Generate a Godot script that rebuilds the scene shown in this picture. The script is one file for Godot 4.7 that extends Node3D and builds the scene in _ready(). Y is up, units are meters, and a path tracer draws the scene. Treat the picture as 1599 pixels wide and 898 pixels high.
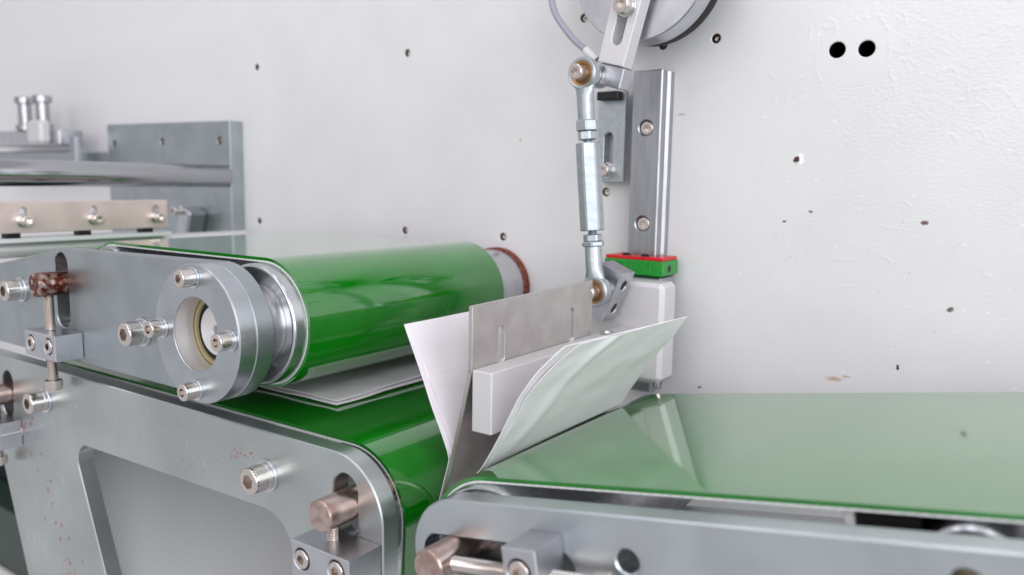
extends Node3D
# A folding machine: two belt conveyors at the left, one at the right, a pusher blade that folds a
# napkin into the gap, all mounted on an off-white machine wall. Lengths inside the builders are millimetres.

const MM := 0.001
var mats := {}
var cache := {}
var taken := {}

# ------------------------------------------------------------------ mesh builder
class MB:
	var v := PackedVector3Array()
	var n := PackedVector3Array()
	var t := PackedVector2Array()
	var xf := Transform3D()

	func tri(a: Vector3, b: Vector3, c: Vector3, na: Vector3, nb: Vector3, nc: Vector3, ua := Vector2.INF, ub := Vector2.INF, uc := Vector2.INF) -> void:
		if ua == Vector2.INF:
			ua = Vector2(a.x, a.y); ub = Vector2(b.x, b.y); uc = Vector2(c.x, c.y)
		a = xf * a; b = xf * b; c = xf * c
		na = (xf.basis * na).normalized(); nb = (xf.basis * nb).normalized(); nc = (xf.basis * nc).normalized()
		if (b - a).cross(c - a).dot(na + nb + nc) > 0.0:
			v.append_array([a, c, b]); n.append_array([na, nc, nb]); t.append_array([ua, uc, ub])
		else:
			v.append_array([a, b, c]); n.append_array([na, nb, nc]); t.append_array([ua, ub, uc])

	func quad(a: Vector3, b: Vector3, c: Vector3, d: Vector3, na: Vector3, nb: Vector3, nc: Vector3, nd: Vector3) -> void:
		tri(a, b, c, na, nb, nc)
		tri(a, c, d, na, nc, nd)

	static func area(p: PackedVector2Array) -> float:
		var s := 0.0
		for i in p.size():
			s += p[i].cross(p[(i + 1) % p.size()])
		return s * 0.5

	static func turned(p: PackedVector2Array, ccw: bool) -> PackedVector2Array:
		var q := p.duplicate()
		if (area(p) > 0.0) != ccw:
			q.reverse()
		return q

	static func edge_normals(p: PackedVector2Array) -> PackedVector2Array:
		var e := PackedVector2Array()
		for i in p.size():
			var d := (p[(i + 1) % p.size()] - p[i]).normalized()
			e.append(Vector2(d.y, -d.x))
		return e

	static func inset(p: PackedVector2Array, by: float) -> PackedVector2Array:
		var e := edge_normals(p)
		var q := PackedVector2Array()
		for i in p.size():
			var a := e[(i + p.size() - 1) % p.size()]
			var b := e[i]
			var m := a + b
			q.append(p[i] - m * (by * 2.0 / maxf(m.length_squared(), 0.6)))
		return q

	func cap(outer: PackedVector2Array, holes: Array, z: float, nz: float) -> void:
		var lo := Vector2(INF, INF); var hi := -lo
		for p in outer:
			lo = lo.min(p); hi = hi.max(p)
		var cuts := [lo.x - 1.0]
		var mids := []
		for h in holes:
			var c := 0.0
			for p in h: c += p.x
			mids.append(c / h.size())
		mids.sort()
		for m in mids:
			if m - cuts[-1] > 0.05: cuts.append(m)
		cuts.append(hi.x + 1.0)
		for k in cuts.size() - 1:
			var pieces := [outer]
			if cuts.size() > 2:
				var r := PackedVector2Array([Vector2(cuts[k], lo.y - 1), Vector2(cuts[k + 1], lo.y - 1), Vector2(cuts[k + 1], hi.y + 1), Vector2(cuts[k], hi.y + 1)])
				pieces = Geometry2D.intersect_polygons(outer, r)
			for h in holes:
				var next := []
				for p in pieces:
					next.append_array(Geometry2D.clip_polygons(p, MB.turned(h, true)))
				pieces = next
			for p in pieces:
				if absf(MB.area(p)) < 0.001: continue
				var ix := Geometry2D.triangulate_polygon(p)
				for i in range(0, ix.size(), 3):
					var a: Vector2 = p[ix[i]]; var b: Vector2 = p[ix[i + 1]]; var c: Vector2 = p[ix[i + 2]]
					var nn := Vector3(0, 0, nz)
					tri(Vector3(a.x, a.y, z), Vector3(b.x, b.y, z), Vector3(c.x, c.y, z), nn, nn, nn)

	# a plate: outline, holes, back and front face, chamfer on both faces
	func ext(outline: PackedVector2Array, holes: Array, z0: float, z1: float, bev := 0.4, smooth := 38.0) -> void:
		var outer := turned(outline, true)
		var loops := [outer]
		for h in holes: loops.append(turned(h, false))
		var rings := [[z0, bev], [z0 + bev, 0.0], [z1 - bev, 0.0], [z1, bev]] if bev > 0.0 else [[z0, 0.0], [z1, 0.0]]
		var limit := cos(deg_to_rad(smooth))
		for lp in loops:
			var e := edge_normals(lp)
			var ins: PackedVector2Array = inset(lp, bev) if bev > 0.0 else lp
			for r in rings.size() - 1:
				var za: float = rings[r][0]; var zb: float = rings[r + 1][0]
				var pa: PackedVector2Array = ins if rings[r][1] > 0.0 else lp
				var pb: PackedVector2Array = ins if rings[r + 1][1] > 0.0 else lp
				var lean := 0.0
				if rings[r][1] > rings[r + 1][1]: lean = -1.0
				if rings[r][1] < rings[r + 1][1]: lean = 1.0
				for i in lp.size():
					var j: int = (i + 1) % lp.size()
					var n0: Vector2 = e[i]; var n1: Vector2 = e[i]
					var before: Vector2 = e[(i + lp.size() - 1) % lp.size()]
					var after: Vector2 = e[j]
					if before.dot(n0) > limit: n0 = (n0 + before).normalized()
					if after.dot(n1) > limit: n1 = (n1 + after).normalized()
					var m0 := Vector3(n0.x, n0.y, lean); var m1 := Vector3(n1.x, n1.y, lean)
					quad(Vector3(pa[i].x, pa[i].y, za), Vector3(pa[j].x, pa[j].y, za), Vector3(pb[j].x, pb[j].y, zb), Vector3(pb[i].x, pb[i].y, zb), m0, m1, m1, m0)
		var shrunk := []
		for k in range(1, loops.size()):
			shrunk.append(inset(loops[k], bev) if bev > 0.0 else loops[k])
		var face: PackedVector2Array = inset(outer, bev) if bev > 0.0 else outer
		cap(face, shrunk, z0, -1.0)
		cap(face, shrunk, z1, 1.0)

	# profile of Vector2(radius, height) turned round the local z axis
	func lathe(prof: Array, seg := 40, from := 0.0, to := TAU, smooth := 40.0) -> void:
		var m := prof.size() - 1
		var en := []
		for k in m:
			var d: Vector2 = (prof[k + 1] - prof[k]).normalized()
			en.append(Vector2(d.y, -d.x))
		var limit := cos(deg_to_rad(smooth))
		for k in m:
			var a: Vector2 = prof[k]; var b: Vector2 = prof[k + 1]
			var na: Vector2 = en[k]; var nb: Vector2 = en[k]
			if k > 0 and en[k - 1].dot(en[k]) > limit: na = (en[k - 1] + en[k]).normalized()
			if k < m - 1 and en[k + 1].dot(en[k]) > limit: nb = (en[k + 1] + en[k]).normalized()
			for i in seg:
				var p := from + (to - from) * i / seg
				var q := from + (to - from) * (i + 1) / seg
				var cp := Vector2(cos(p), sin(p)); var cq := Vector2(cos(q), sin(q))
				quad(Vector3(cp.x * a.x, cp.y * a.x, a.y), Vector3(cq.x * a.x, cq.y * a.x, a.y), Vector3(cq.x * b.x, cq.y * b.x, b.y), Vector3(cp.x * b.x, cp.y * b.x, b.y),
					Vector3(cp.x * na.x, cp.y * na.x, na.y), Vector3(cq.x * na.x, cq.y * na.x, na.y), Vector3(cq.x * nb.x, cq.y * nb.x, nb.y), Vector3(cp.x * nb.x, cp.y * nb.x, nb.y))

	func box(x0: float, y0: float, z0: float, x1: float, y1: float, z1: float, b := 0.5) -> void:
		ext(PackedVector2Array([Vector2(x0 + b, y0), Vector2(x1 - b, y0), Vector2(x1, y0 + b), Vector2(x1, y1 - b), Vector2(x1 - b, y1), Vector2(x0 + b, y1), Vector2(x0, y1 - b), Vector2(x0, y0 + b)]), [], z0, z1, b, 10.0)

	# a closed ribbon between two paths of equal length, both with the same outward normals
	func ribbon(outer: PackedVector2Array, inner: PackedVector2Array, nrm: PackedVector2Array, z0: float, z1: float) -> void:
		var parts := 1
		for i in outer.size():
			var j := (i + 1) % outer.size()
			for s in [1.0, -1.0]:
				var p: PackedVector2Array = outer if s > 0 else inner
				var a: Vector3 = Vector3(nrm[i].x, nrm[i].y, 0) * s; var b: Vector3 = Vector3(nrm[j].x, nrm[j].y, 0) * s
				quad(Vector3(p[i].x, p[i].y, z0), Vector3(p[j].x, p[j].y, z0), Vector3(p[j].x, p[j].y, z1), Vector3(p[i].x, p[i].y, z1), a, b, b, a)
			for z in [z0, z1]:
				var f := Vector3(0, 0, 1 if z == z1 else -1)
				quad(Vector3(outer[i].x, outer[i].y, z), Vector3(outer[j].x, outer[j].y, z), Vector3(inner[j].x, inner[j].y, z), Vector3(inner[i].x, inner[i].y, z), f, f, f, f)

	# a round bar along a curve
	func sweep(pts: Array, r: float, seg := 14) -> void:
		var side := Vector3(0, 0, 1)
		var prev := []
		var pn := []
		for i in pts.size():
			var d: Vector3 = (pts[mini(i + 1, pts.size() - 1)] - pts[maxi(i - 1, 0)]).normalized()
			var a := d.cross(side).normalized()
			var b := d.cross(a).normalized()
			var ring := []; var rn := []
			for k in seg:
				var w := TAU * k / seg
				var o := a * cos(w) + b * sin(w)
				ring.append(pts[i] + o * r); rn.append(o)
			if i > 0:
				for k in seg:
					var l := (k + 1) % seg
					quad(prev[k], prev[l], ring[l], ring[k], pn[k], pn[l], rn[l], rn[k])
			prev = ring; pn = rn

	# a sheet with thickness; f(u, w) gives its middle surface
	func sheet(f: Callable, nu: int, nw: int, th: float) -> void:
		var p := []; var q := []
		for i in nu + 1:
			for j in nw + 1:
				var u := float(i) / nu; var w := float(j) / nw
				var e := 0.002
				var c: Vector3 = f.call(u, w)
				var du: Vector3 = f.call(u + e, w) - f.call(u - e, w)
				var dw: Vector3 = f.call(u, w + e) - f.call(u, w - e)
				p.append(c); q.append(du.cross(dw).normalized())
		for s in [1.0, -1.0]:
			for i in nu:
				for j in nw:
					var k := [i * (nw + 1) + j, (i + 1) * (nw + 1) + j, (i + 1) * (nw + 1) + j + 1, i * (nw + 1) + j + 1]
					var a := []; var m := []; var uv := []
					for x in k:
						a.append(p[x] + q[x] * (th * 0.5 * s)); m.append(q[x] * s)
						uv.append(Vector2(float(x / (nw + 1)) / nu, float(x % (nw + 1)) / nw))
					tri(a[0], a[1], a[2], m[0], m[1], m[2], uv[0], uv[1], uv[2])
					tri(a[0], a[2], a[3], m[0], m[2], m[3], uv[0], uv[2], uv[3])
		var rim := []
		for i in nu + 1: rim.append(i * (nw + 1))
		for j in nw + 1: rim.append(nu * (nw + 1) + j)
		for i in nu + 1: rim.append((nu - i) * (nw + 1) + nw)
		for j in nw + 1: rim.append(nw - j)
		for i in rim.size() - 1:
			var a: Vector3 = p[rim[i]]; var b: Vector3 = p[rim[i + 1]]
			if a.is_equal_approx(b): continue
			var na: Vector3 = q[rim[i]] * th * 0.5; var nb: Vector3 = q[rim[i + 1]] * th * 0.5
			var out := (b - a).cross(na).normalized()
			if out.dot(a - p[(nu / 2) * (nw + 1) + nw / 2]) < 0: out = -out
			quad(a + na, b + nb, b - nb, a - na, out, out, out, out)

	func mesh(origin := Vector3.ZERO, rect := Rect2(), tangents := false) -> ArrayMesh:
		var a := []
		a.resize(Mesh.ARRAY_MAX)
		var w := PackedVector3Array()
		w.resize(v.size())
		for i in v.size(): w[i] = (v[i] - origin) * 0.001
		a[Mesh.ARRAY_VERTEX] = w
		a[Mesh.ARRAY_NORMAL] = n
		var uv := t.duplicate()
		if rect.size.x > 0:
			for i in uv.size():
				uv[i] = Vector2((v[i].x - rect.position.x) / rect.size.x, 1.0 - (v[i].y - rect.position.y) / rect.size.y)
		a[Mesh.ARRAY_TEX_UV] = uv
		var m := ArrayMesh.new()
		m.add_surface_from_arrays(Mesh.PRIMITIVE_TRIANGLES, a)
		if tangents:
			var st := SurfaceTool.new()
			st.create_from(m, 0)
			st.generate_tangents()
			m = st.commit()
		return m

# ------------------------------------------------------------------ nodes
func numbered(parent: Node, called: String) -> String:
	var key := str(parent.get_instance_id()) + called
	var k: int = taken.get(key, 0)
	taken[key] = k + 1
	return called if k == 0 else "%s_%03d" % [called, k]

func thing(called: String, label: String, category: String, at: Vector3, group := "") -> Node3D:
	var o := Node3D.new()
	o.name = numbered(self, called)
	o.position = at * MM
	add_child(o)
	o.set_meta("label", label); o.set_meta("category", category); o.set_meta("base", at)
	if group: o.set_meta("group", group)
	return o

func part(called: String, mb: MB, m: Material, parent: Node3D, rect := Rect2(), tangents := false) -> MeshInstance3D:
	var o := MeshInstance3D.new()
	o.name = numbered(parent, called)
	var base: Vector3 = parent.get_meta("base", Vector3.ZERO)
	o.mesh = mb.mesh(base, rect, tangents)
	o.mesh.surface_set_material(0, m)
	o.set_meta("base", base)
	parent.add_child(o)
	return o

func placed(called: String, mesh: Mesh, xf: Transform3D, parent: Node3D) -> MeshInstance3D:
	var o := MeshInstance3D.new()
	o.name = numbered(parent, called)
	o.mesh = mesh
	var base: Vector3 = parent.get_meta("base", Vector3.ZERO)
	o.transform = Transform3D(xf.basis, (xf.origin - base) * MM)
	parent.add_child(o)
	return o

func frame(at: Vector3, axis: Vector3, roll := 0.0) -> Transform3D:   # local z along axis
	var z := axis.normalized()
	var x := (Vector3.UP if absf(z.y) < 0.9 else Vector3.RIGHT).cross(z).normalized()
	return Transform3D(Basis(x, z.cross(x), z).rotated(z, roll), at)

# ------------------------------------------------------------------ outlines
func circle(c: Vector2, r: float, seg := 40) -> PackedVector2Array:
	var p := PackedVector2Array()
	for i in seg: p.append(c + Vector2.from_angle(TAU * i / seg) * r)
	return p

func slot(a: Vector2, b: Vector2, r: float, seg := 14) -> PackedVector2Array:
	var p := PackedVector2Array()
	var w := (b - a).angle()
	for i in seg + 1: p.append(b + Vector2.from_angle(w - PI / 2 + PI * i / seg) * r)
	for i in seg + 1: p.append(a + Vector2.from_angle(w + PI / 2 + PI * i / seg) * r)
	return p

func rounded(pts: Array, radii: Array, seg := 10) -> PackedVector2Array:
	var p := PackedVector2Array()
	var m := pts.size()
	for i in m:
		var c: Vector2 = pts[i]; var r: float = radii[i]
		if r <= 0.0:
			p.append(c); continue
		var a: Vector2 = (pts[(i + m - 1) % m] - c).normalized()
		var b: Vector2 = (pts[(i + 1) % m] - c).normalized()
		var half := acos(clampf(a.dot(b), -1, 1)) / 2.0
		var d := r / tan(half)
		var o := c + (a + b).normalized() * (r / sin(half))
		var s := (c + a * d - o).angle()
		var e := wrapf((c + b * d - o).angle() - s, -PI, PI)
		for k in seg + 1: p.append(o + Vector2.from_angle(s + e * k / seg) * r)
	return p

# belt path round circles [centre, radius] given counter-clockwise: [points, normals]
func belt_path(cs: Array) -> Array:
	var m := cs.size()
	var th := []
	for i in m:
		var d: Vector2 = cs[(i + 1) % m][0] - cs[i][0]
		th.append(d.angle() - acos((cs[i][1] - cs[(i + 1) % m][1]) / d.length()))
	var pts := PackedVector2Array(); var nn := PackedVector2Array()
	for i in m:
		var s: float = th[(i + m - 1) % m]
		var e: float = fposmod(th[i] - s, TAU)
		var k := maxi(2, int(e / deg_to_rad(3.0)))
		for j in k + 1:
			var o := Vector2.from_angle(s + e * j / k)
			pts.append(cs[i][0] + o * cs[i][1]); nn.append(o)
	return [pts, nn]

func belt(parent: Node3D, cs: Array, z0: float, z1: float, called := "belt") -> void:
	var path := belt_path(cs)
	var mid := PackedVector2Array(); var inn := PackedVector2Array()
	for i in path[0].size():
		mid.append(path[0][i] - path[1][i] * 1.7)
		inn.append(path[0][i] - path[1][i] * 2.55)
	var a := MB.new()
	a.ribbon(path[0], mid, path[1], z0, z1)
	var o := part(called, a, mats.belt, parent)
	var b := MB.new()
	b.ribbon(mid, inn, path[1], z0 + 0.05, z1 - 0.05)
	part("fabric_backing", b, mats.fabric, o)

# ------------------------------------------------------------------ hardware
func screw_mesh(r: float, h: float, af: float) -> ArrayMesh:
	var key := "screw%s/%s" % [r, h]
	if cache.has(key): return cache[key]
	var mb := MB.new()
	var c := r * 0.13
	var teeth := 44
	for i in teeth * 2:
		var a0 := TAU * i / (teeth * 2.0); var a1 := TAU * (i + 1) / (teeth * 2.0)
		var r0 := r - (0.09 if i % 2 == 0 else 0.0); var r1 := r - (0.09 if i % 2 == 1 else 0.0)
		var p := Vector3(cos(a0) * r0, sin(a0) * r0, 0); var q := Vector3(cos(a1) * r1, sin(a1) * r1, 0)
		var nn := Vector3(cos(a0), sin(a0), 0); var n2 := Vector3(cos(a1), sin(a1), 0)
		mb.quad(p, q, q + Vector3(0, 0, h * 0.72), p + Vector3(0, 0, h * 0.72), nn, n2, n2, nn)
	mb.lathe([Vector2(0, 0), Vector2(r, 0)])
	mb.lathe([Vector2(r, h * 0.72), Vector2(r, h - c), Vector2(r - c * 0.35, h - c * 0.3), Vector2(r - c, h), Vector2(r - c - 0.01, h)])
	var m := 48
	var up := Vector3(0, 0, 1)
	for i in m:
		var a := [TAU * i / m, TAU * (i + 1) / m]
		var o := []; var x := []
		for w in a:
			o.append(Vector3(cos(w) * (r - c), sin(w) * (r - c), h))
			var hr := af * 0.5 / cos(fposmod(w, PI / 3.0) - PI / 6.0)
			x.append(Vector3(cos(w) * hr, sin(w) * hr, h))
		mb.quad(o[0], o[1], x[1], x[0], up, up, up, up)
		var dn := Vector3(0, 0, -h * 0.55)
		var mid := (int(i / 8.0) + 0.5) * PI / 3.0
		var f := -Vector3(cos(mid), sin(mid), 0)
		mb.quad(x[0], x[1], x[1] + dn, x[0] + dn, f, f, f, f)
		mb.tri(x[0] + dn, x[1] + dn, Vector3(0, 0, h * 0.32), up, up, up)
	var mesh := mb.mesh()
	mesh.surface_set_material(0, mats.screw)
	cache[key] = mesh
	return mesh

func ring_mesh(key: String, r0: float, r1: float, h: float, m: Material, to := TAU) -> ArrayMesh:
	key = "ring" + key
	if cache.has(key): return cache[key]
	var mb := MB.new()
	var b := 0.18
	mb.lathe([Vector2(r0, 0), Vector2(r1 - b, 0), Vector2(r1, b), Vector2(r1, h - b), Vector2(r1 - b, h), Vector2(r0, h), Vector2(r0, 0)], 40, 0.0, to)
	if to < TAU:
		for w in [0.0, to]:
			var d := Vector3(cos(w), sin(w), 0); var f := Vector3(-sin(w), cos(w), 0) * (1 if w > 0 else -1)
			var z := Vector3(0, 0, h)
			mb.quad(d * r0, d * r1, d * r1 + z, d * r0 + z, f, f, f, f)
	var mesh := mb.mesh()
	mesh.surface_set_material(0, m)
	cache[key] = mesh
	return mesh

# socket head cap screw with flat and spring washer, its foot at "at", pointing along axis
func screw(parent: Node3D, at: Vector3, size: float, axis := Vector3(0, 0, 1), washers := true, roll := 0.3) -> void:
	var r := size * 0.82; var h := size
	if size == 5.0: r = 4.3; h = 6.0
	var f := frame(at, axis, roll + at.x * 0.37 + at.y * 0.21)
	var lift := 0.0
	if washers: lift = size * 0.2 + size * 0.26
	var o := placed("socket_screw", screw_mesh(r, h, size * 0.8), f.translated_local(Vector3(0, 0, lift)), parent)
	o.set_meta("base", Vector3.ZERO)
	if washers:
		var k := str(size)
		var w := MeshInstance3D.new()
		w.mesh = ring_mesh(k + "f", size * 0.5, size * 1.0 + (0.3 if size == 5.0 else 0.0), size * 0.2, mats.washer)
		w.name = "flat_washer"; w.position = Vector3(0, 0, -lift) * MM
		o.add_child(w)
		var s := MeshInstance3D.new()
		s.mesh = ring_mesh(k + "s", size * 0.5, size * 0.86, size * 0.25, mats.washer, TAU - 0.25)
		s.name = "spring_washer"; s.position = Vector3(0, 0, -size * 0.255) * MM
		o.add_child(s)

func thread(mb: MB, r: float, z0: float, z1: float, pitch := 1.0, seg := 20) -> void:
	var p := [Vector2(0, z0), Vector2(r * 0.8, z0)]
	var z := z0
	while z < z1 - pitch:
		p.append(Vector2(r, z + pitch * 0.42)); p.append(Vector2(r, z + pitch * 0.58)); p.append(Vector2(r * 0.8, z + pitch))
		z += pitch
	p.append(Vector2(r * 0.86, z1)); p.append(Vector2(0, z1))
	mb.lathe(p, seg, 0.0, TAU, 10.0)

# pin in a slot, threaded rod through a small block with two screws; up = direction from block to pin
func tensioner(parent: Node3D, pin: Vector2, blk: Rect2, front: float, up: Vector2, rod_end: float, pin_mat: Material, screws: Array, head := true) -> void:
	var mb := MB.new()
	mb.xf = Transform3D(Basis(), Vector3(pin.x, pin.y, 0))
	mb.lathe([Vector2(0, 218), Vector2(7.3, 218), Vector2(7.3, 260.4), Vector2(6.7, 261), Vector2(0, 261)], 44)
	part("tension_pin", mb, pin_mat, parent)
	var b := MB.new()
	var side := Vector2(up.y, -up.x)
	b.xf = Transform3D(Basis(Vector3(side.x, side.y, 0), Vector3(up.x, up.y, 0), Vector3(0, 0, 1)), Vector3(pin.x, pin.y, 0))
	var holes := []
	for s in screws: holes.append(circle(s, 5.0, 32))
	b.ext(PackedVector2Array([blk.position, blk.position + Vector2(blk.size.x, 0), blk.end, blk.position + Vector2(0, blk.size.y)]), holes, 245.05, front, 0.45, 38)
	var o := part("tension_block", b, mats.alu, parent)
	var fl := MB.new()
	fl.xf = b.xf
	for s in screws:
		fl.xf = b.xf * Transform3D(Basis(), Vector3(s.x, s.y, 0))
		fl.lathe([Vector2(5.05, front - 5.0), Vector2(0, front - 5.0)], 24)
	if screws: part("counterbore", fl, mats.alu, o)
	for s in screws:
		screw(o, b.xf * Vector3(s.x, s.y, front - 5.4), 5.0, Vector3(0, 0, 1), false, s.x)
	var rd := MB.new()
	rd.xf = frame(Vector3(pin.x, pin.y, 253.2), Vector3(up.x, up.y, 0))
	thread(rd, 3.0, rod_end, -6.6, 1.1)
	part("adjusting_rod", rd, mats.screw, parent)
	if head:
		placed("socket_screw", screw_mesh(4.9, 6.0, 5.0), frame(Vector3(pin.x + up.x * rod_end, pin.y + up.y * rod_end, 253.2), Vector3(-up.x, -up.y, 0)), parent)

# ------------------------------------------------------------------ materials
func noise_tex(freq: float, lo: Color, hi: Color, size := 512, sd := 1, octaves := 4, kind := FastNoiseLite.TYPE_SIMPLEX, at0 := 0.25, at1 := 0.75) -> NoiseTexture2D:
	var f := FastNoiseLite.new()
	f.seed = sd; f.frequency = freq; f.noise_type = kind; f.fractal_octaves = octaves
	var g := Gradient.new()
	g.offsets = PackedFloat32Array([at0, at1]); g.colors = PackedColorArray([lo, hi])
	var t := NoiseTexture2D.new()
	t.width = size; t.height = size; t.seamless = true; t.noise = f; t.color_ramp = g
	return t

func bump_tex(freq: float, strength: float, size := 512, sd := 1, octaves := 3) -> NoiseTexture2D:
	var f := FastNoiseLite.new()
	f.seed = sd; f.frequency = freq; f.fractal_octaves = octaves
	var t := NoiseTexture2D.new()
	t.width = size; t.height = size; t.seamless = true; t.noise = f; t.as_normal_map = true; t.bump_strength = strength
	return t

func mat(called: String, c: Color, rough: float, metal := 0.0, o := {}) -> StandardMaterial3D:
	var m := StandardMaterial3D.new()
	m.resource_name = called
	m.albedo_color = c; m.roughness = rough; m.metallic = metal
	if o.has("tex"): m.albedo_texture = o.tex
	if o.has("rtex"): m.roughness_texture = o.rtex; m.roughness_texture_channel = BaseMaterial3D.TEXTURE_CHANNEL_RED
	if o.has("ntex"):
		m.normal_enabled = true; m.normal_texture = o.ntex; m.normal_scale = o.get("nscale", 1.0)
	if o.has("spec"): m.metallic_specular = o.spec
	if o.get("tri", true):
		m.uv1_triplanar = true; m.uv1_scale = o.get("scale", Vector3.ONE * 8.0)
	mats[called] = m
	return m

func grey(x: float) -> Color: return Color(x, x, x)

func make_materials() -> void:
	var cloud := noise_tex(0.006, grey(0.955), grey(1.0), 512, 3, 5)
	var smear := noise_tex(0.010, grey(0.78), grey(1.0), 512, 8, 5)
	var fine := noise_tex(0.06, grey(0.94), grey(1.0), 512, 5, 3)
	var brushed := bump_tex(0.05, 2.0, 512, 21, 3)
	var peel := bump_tex(0.03, 3.0, 512, 4, 3)
	var scratched := scratch_tex()
	mat("zinc", Color(0.69, 0.72, 0.735), 0.42, 1.0, {"tex": cloud, "rtex": scratched, "ntex": peel, "nscale": 0.03, "scale": Vector3.ONE * 7.0})
	mat("zinc_bright", Color(0.79, 0.815, 0.83), 0.38, 1.0, {"tex": cloud, "rtex": scratched, "scale": Vector3.ONE * 6.0})
	mat("alu", Color(0.80, 0.80, 0.825), 0.42, 1.0, {"tex": cloud, "rtex": scratched, "scale": Vector3.ONE * 14.0})
	mat("turned", Color(0.80, 0.805, 0.82), 0.30, 1.0, {"tex": cloud, "rtex": smear, "scale": Vector3.ONE * 12.0})
	mat("flange", Color(0.745, 0.765, 0.785), 0.36, 1.0, {"tex": cloud, "rtex": scratched, "scale": Vector3.ONE * 9.0})
	mat("bore", Color(0.88, 0.875, 0.87), 0.5, 0.8, {"rtex": scratched, "scale": Vector3.ONE * 9.0})
	mat("blasted", Color(0.87, 0.86, 0.865), 0.48, 0.35, {"tex": fine, "ntex": peel, "nscale": 0.22, "scale": Vector3.ONE * 45.0})
	mat("blade", Color(0.82, 0.80, 0.785), 0.42, 1.0, {"tex": noise_tex(0.008, grey(0.955), grey(1.0), 512, 31, 6), "rtex": smear, "scale": Vector3.ONE * 12.0})
	mat("chrome", Color(0.68, 0.685, 0.70), 0.16, 1.0, {"rtex": smear})
	mat("screw", Color(0.88, 0.845, 0.82), 0.20, 1.0, {"rtex": smear, "tex": fine, "scale": Vector3.ONE * 40.0})
	mat("washer", Color(0.84, 0.84, 0.85), 0.27, 1.0, {"rtex": smear, "scale": Vector3.ONE * 40.0})
	mat("galv", Color(0.74, 0.765, 0.785), 0.46, 1.0, {"tex": cloud, "rtex": smear, "ntex": peel, "nscale": 0.06, "scale": Vector3.ONE * 40.0})
	mat("nickel", Color(0.90, 0.82, 0.80), 0.42, 0.55, {"tex": cloud, "rtex": smear, "scale": Vector3.ONE * 9.0})
	mat("steel", Color(0.71, 0.71, 0.735), 0.44, 1.0, {"tex": cloud, "rtex": smear, "ntex": brushed, "nscale": 0.04, "scale": Vector3(70, 7, 70)})
	mat("dark_steel", Color(0.20, 0.20, 0.205), 0.5, 0.8, {})
	mat("black", Color(0.035, 0.035, 0.04), 0.5, 0.0, {})
	mat("bronze", Color(0.72, 0.55, 0.38), 0.42, 0.8, {})
	mat("seal", Color(0.66, 0.60, 0.46), 0.5, 0.2, {})
	var rust_a := noise_tex(0.018, Color(0.36, 0.14, 0.09), Color(0.70, 0.63, 0.60), 256, 12, 5, FastNoiseLite.TYPE_SIMPLEX, 0.42, 0.66)
	mat("ledge", Color(0.86, 0.87, 0.87), 0.4, 0.0, {})
	mat("rusty", Color.WHITE, 0.28, 0.75, {"tex": rust_a, "scale": Vector3.ONE * 30.0})
	var rust_b := noise_tex(0.012, Color(0.69, 0.58, 0.545), Color(0.78, 0.70, 0.67), 256, 17, 4, FastNoiseLite.TYPE_SIMPLEX, 0.25, 0.7)
	mat("pin", Color.WHITE, 0.24, 0.95, {"tex": rust_b, "scale": Vector3.ONE * 30.0})
	mat("rust", Color(0.60, 0.31, 0.24), 0.65, 0.2, {"tex": noise_tex(0.03, grey(0.55), grey(1.0), 256, 40, 4), "scale": Vector3.ONE * 30.0})
	mat("belt", Color(0.022, 0.475, 0.04), 0.11, 0.0, {"tex": noise_tex(0.01, grey(0.93), grey(1.0), 512, 51, 5), "rtex": scratched, "ntex": bump_tex(0.006, 6.0, 512, 9, 2), "nscale": 0.05, "spec": 0.68, "scale": Vector3.ONE * 5.0})
	mats.belt.clearcoat_enabled = true
	mats.belt.clearcoat = 1.0
	mats.belt.clearcoat_roughness = 0.06
	mat("fabric", Color(0.92, 0.925, 0.925), 0.85, 0.0, {"tex": weave_tex(), "scale": Vector3.ONE * 38.0})
	mat("green_plastic", Color(0.13, 0.56, 0.19), 0.35, 0.0, {"tex": fine})
	mat("red_plastic", Color(0.80, 0.08, 0.13), 0.35, 0.0, {})
	mat("cable", Color(0.62, 0.62, 0.68), 0.3, 0.0, {})
	mat("white_plastic", Color(0.88, 0.88, 0.88), 0.4, 0.0, {})
	mat("dark_green", Color(0.10, 0.20, 0.16), 0.4, 0.0, {"tex": cloud})
	mat("pale_strip", Color(0.80, 0.80, 0.78), 0.5, 0.0, {})
	mat("napkin", Color(0.97, 0.945, 0.967), 0.9, 0.0, {"ntex": napkin_tex(), "nscale": 0.9, "tri": false})
	mats.napkin.backlight_enabled = true
	mats.napkin.backlight = Color(0.4, 0.4, 0.4)
	mat("plate", Color(0.86, 0.885, 0.885), 0.34, 1.0, {"tex": plate_tex(), "tri": false})
	mats.plate.texture_repeat = false

# fine handling scratches, used for gloss
func scratch_tex() -> ImageTexture:
	var im := Image.create(1024, 1024, false, Image.FORMAT_RGB8)
	var f := FastNoiseLite.new(); f.seed = 9; f.frequency = 0.006; f.fractal_octaves = 4
	for y in 1024:
		for x in 1024:
			var k := 0.84 + 0.14 * f.get_noise_2d(x, y)
			im.set_pixel(x, y, Color(k, k, k))
	var rng := RandomNumberGenerator.new(); rng.seed = 3
	for k in 420:
		var at := Vector2(rng.randf() * 1024, rng.randf() * 1024)
		var a := rng.randfn(0.15, 0.5)
		var bend := rng.randfn(0, 0.004)
		var d := rng.randf_range(-0.14, 0.16)
		for q in int(rng.randf_range(12, 170)):
			at += Vector2.from_angle(a); a += bend
			var p := Vector2i(posmod(int(at.x), 1024), posmod(int(at.y), 1024))
			var c := clampf(im.get_pixelv(p).r + d, 0.3, 1.0)
			im.set_pixelv(p, Color(c, c, c))
	return ImageTexture.create_from_image(im)

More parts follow.
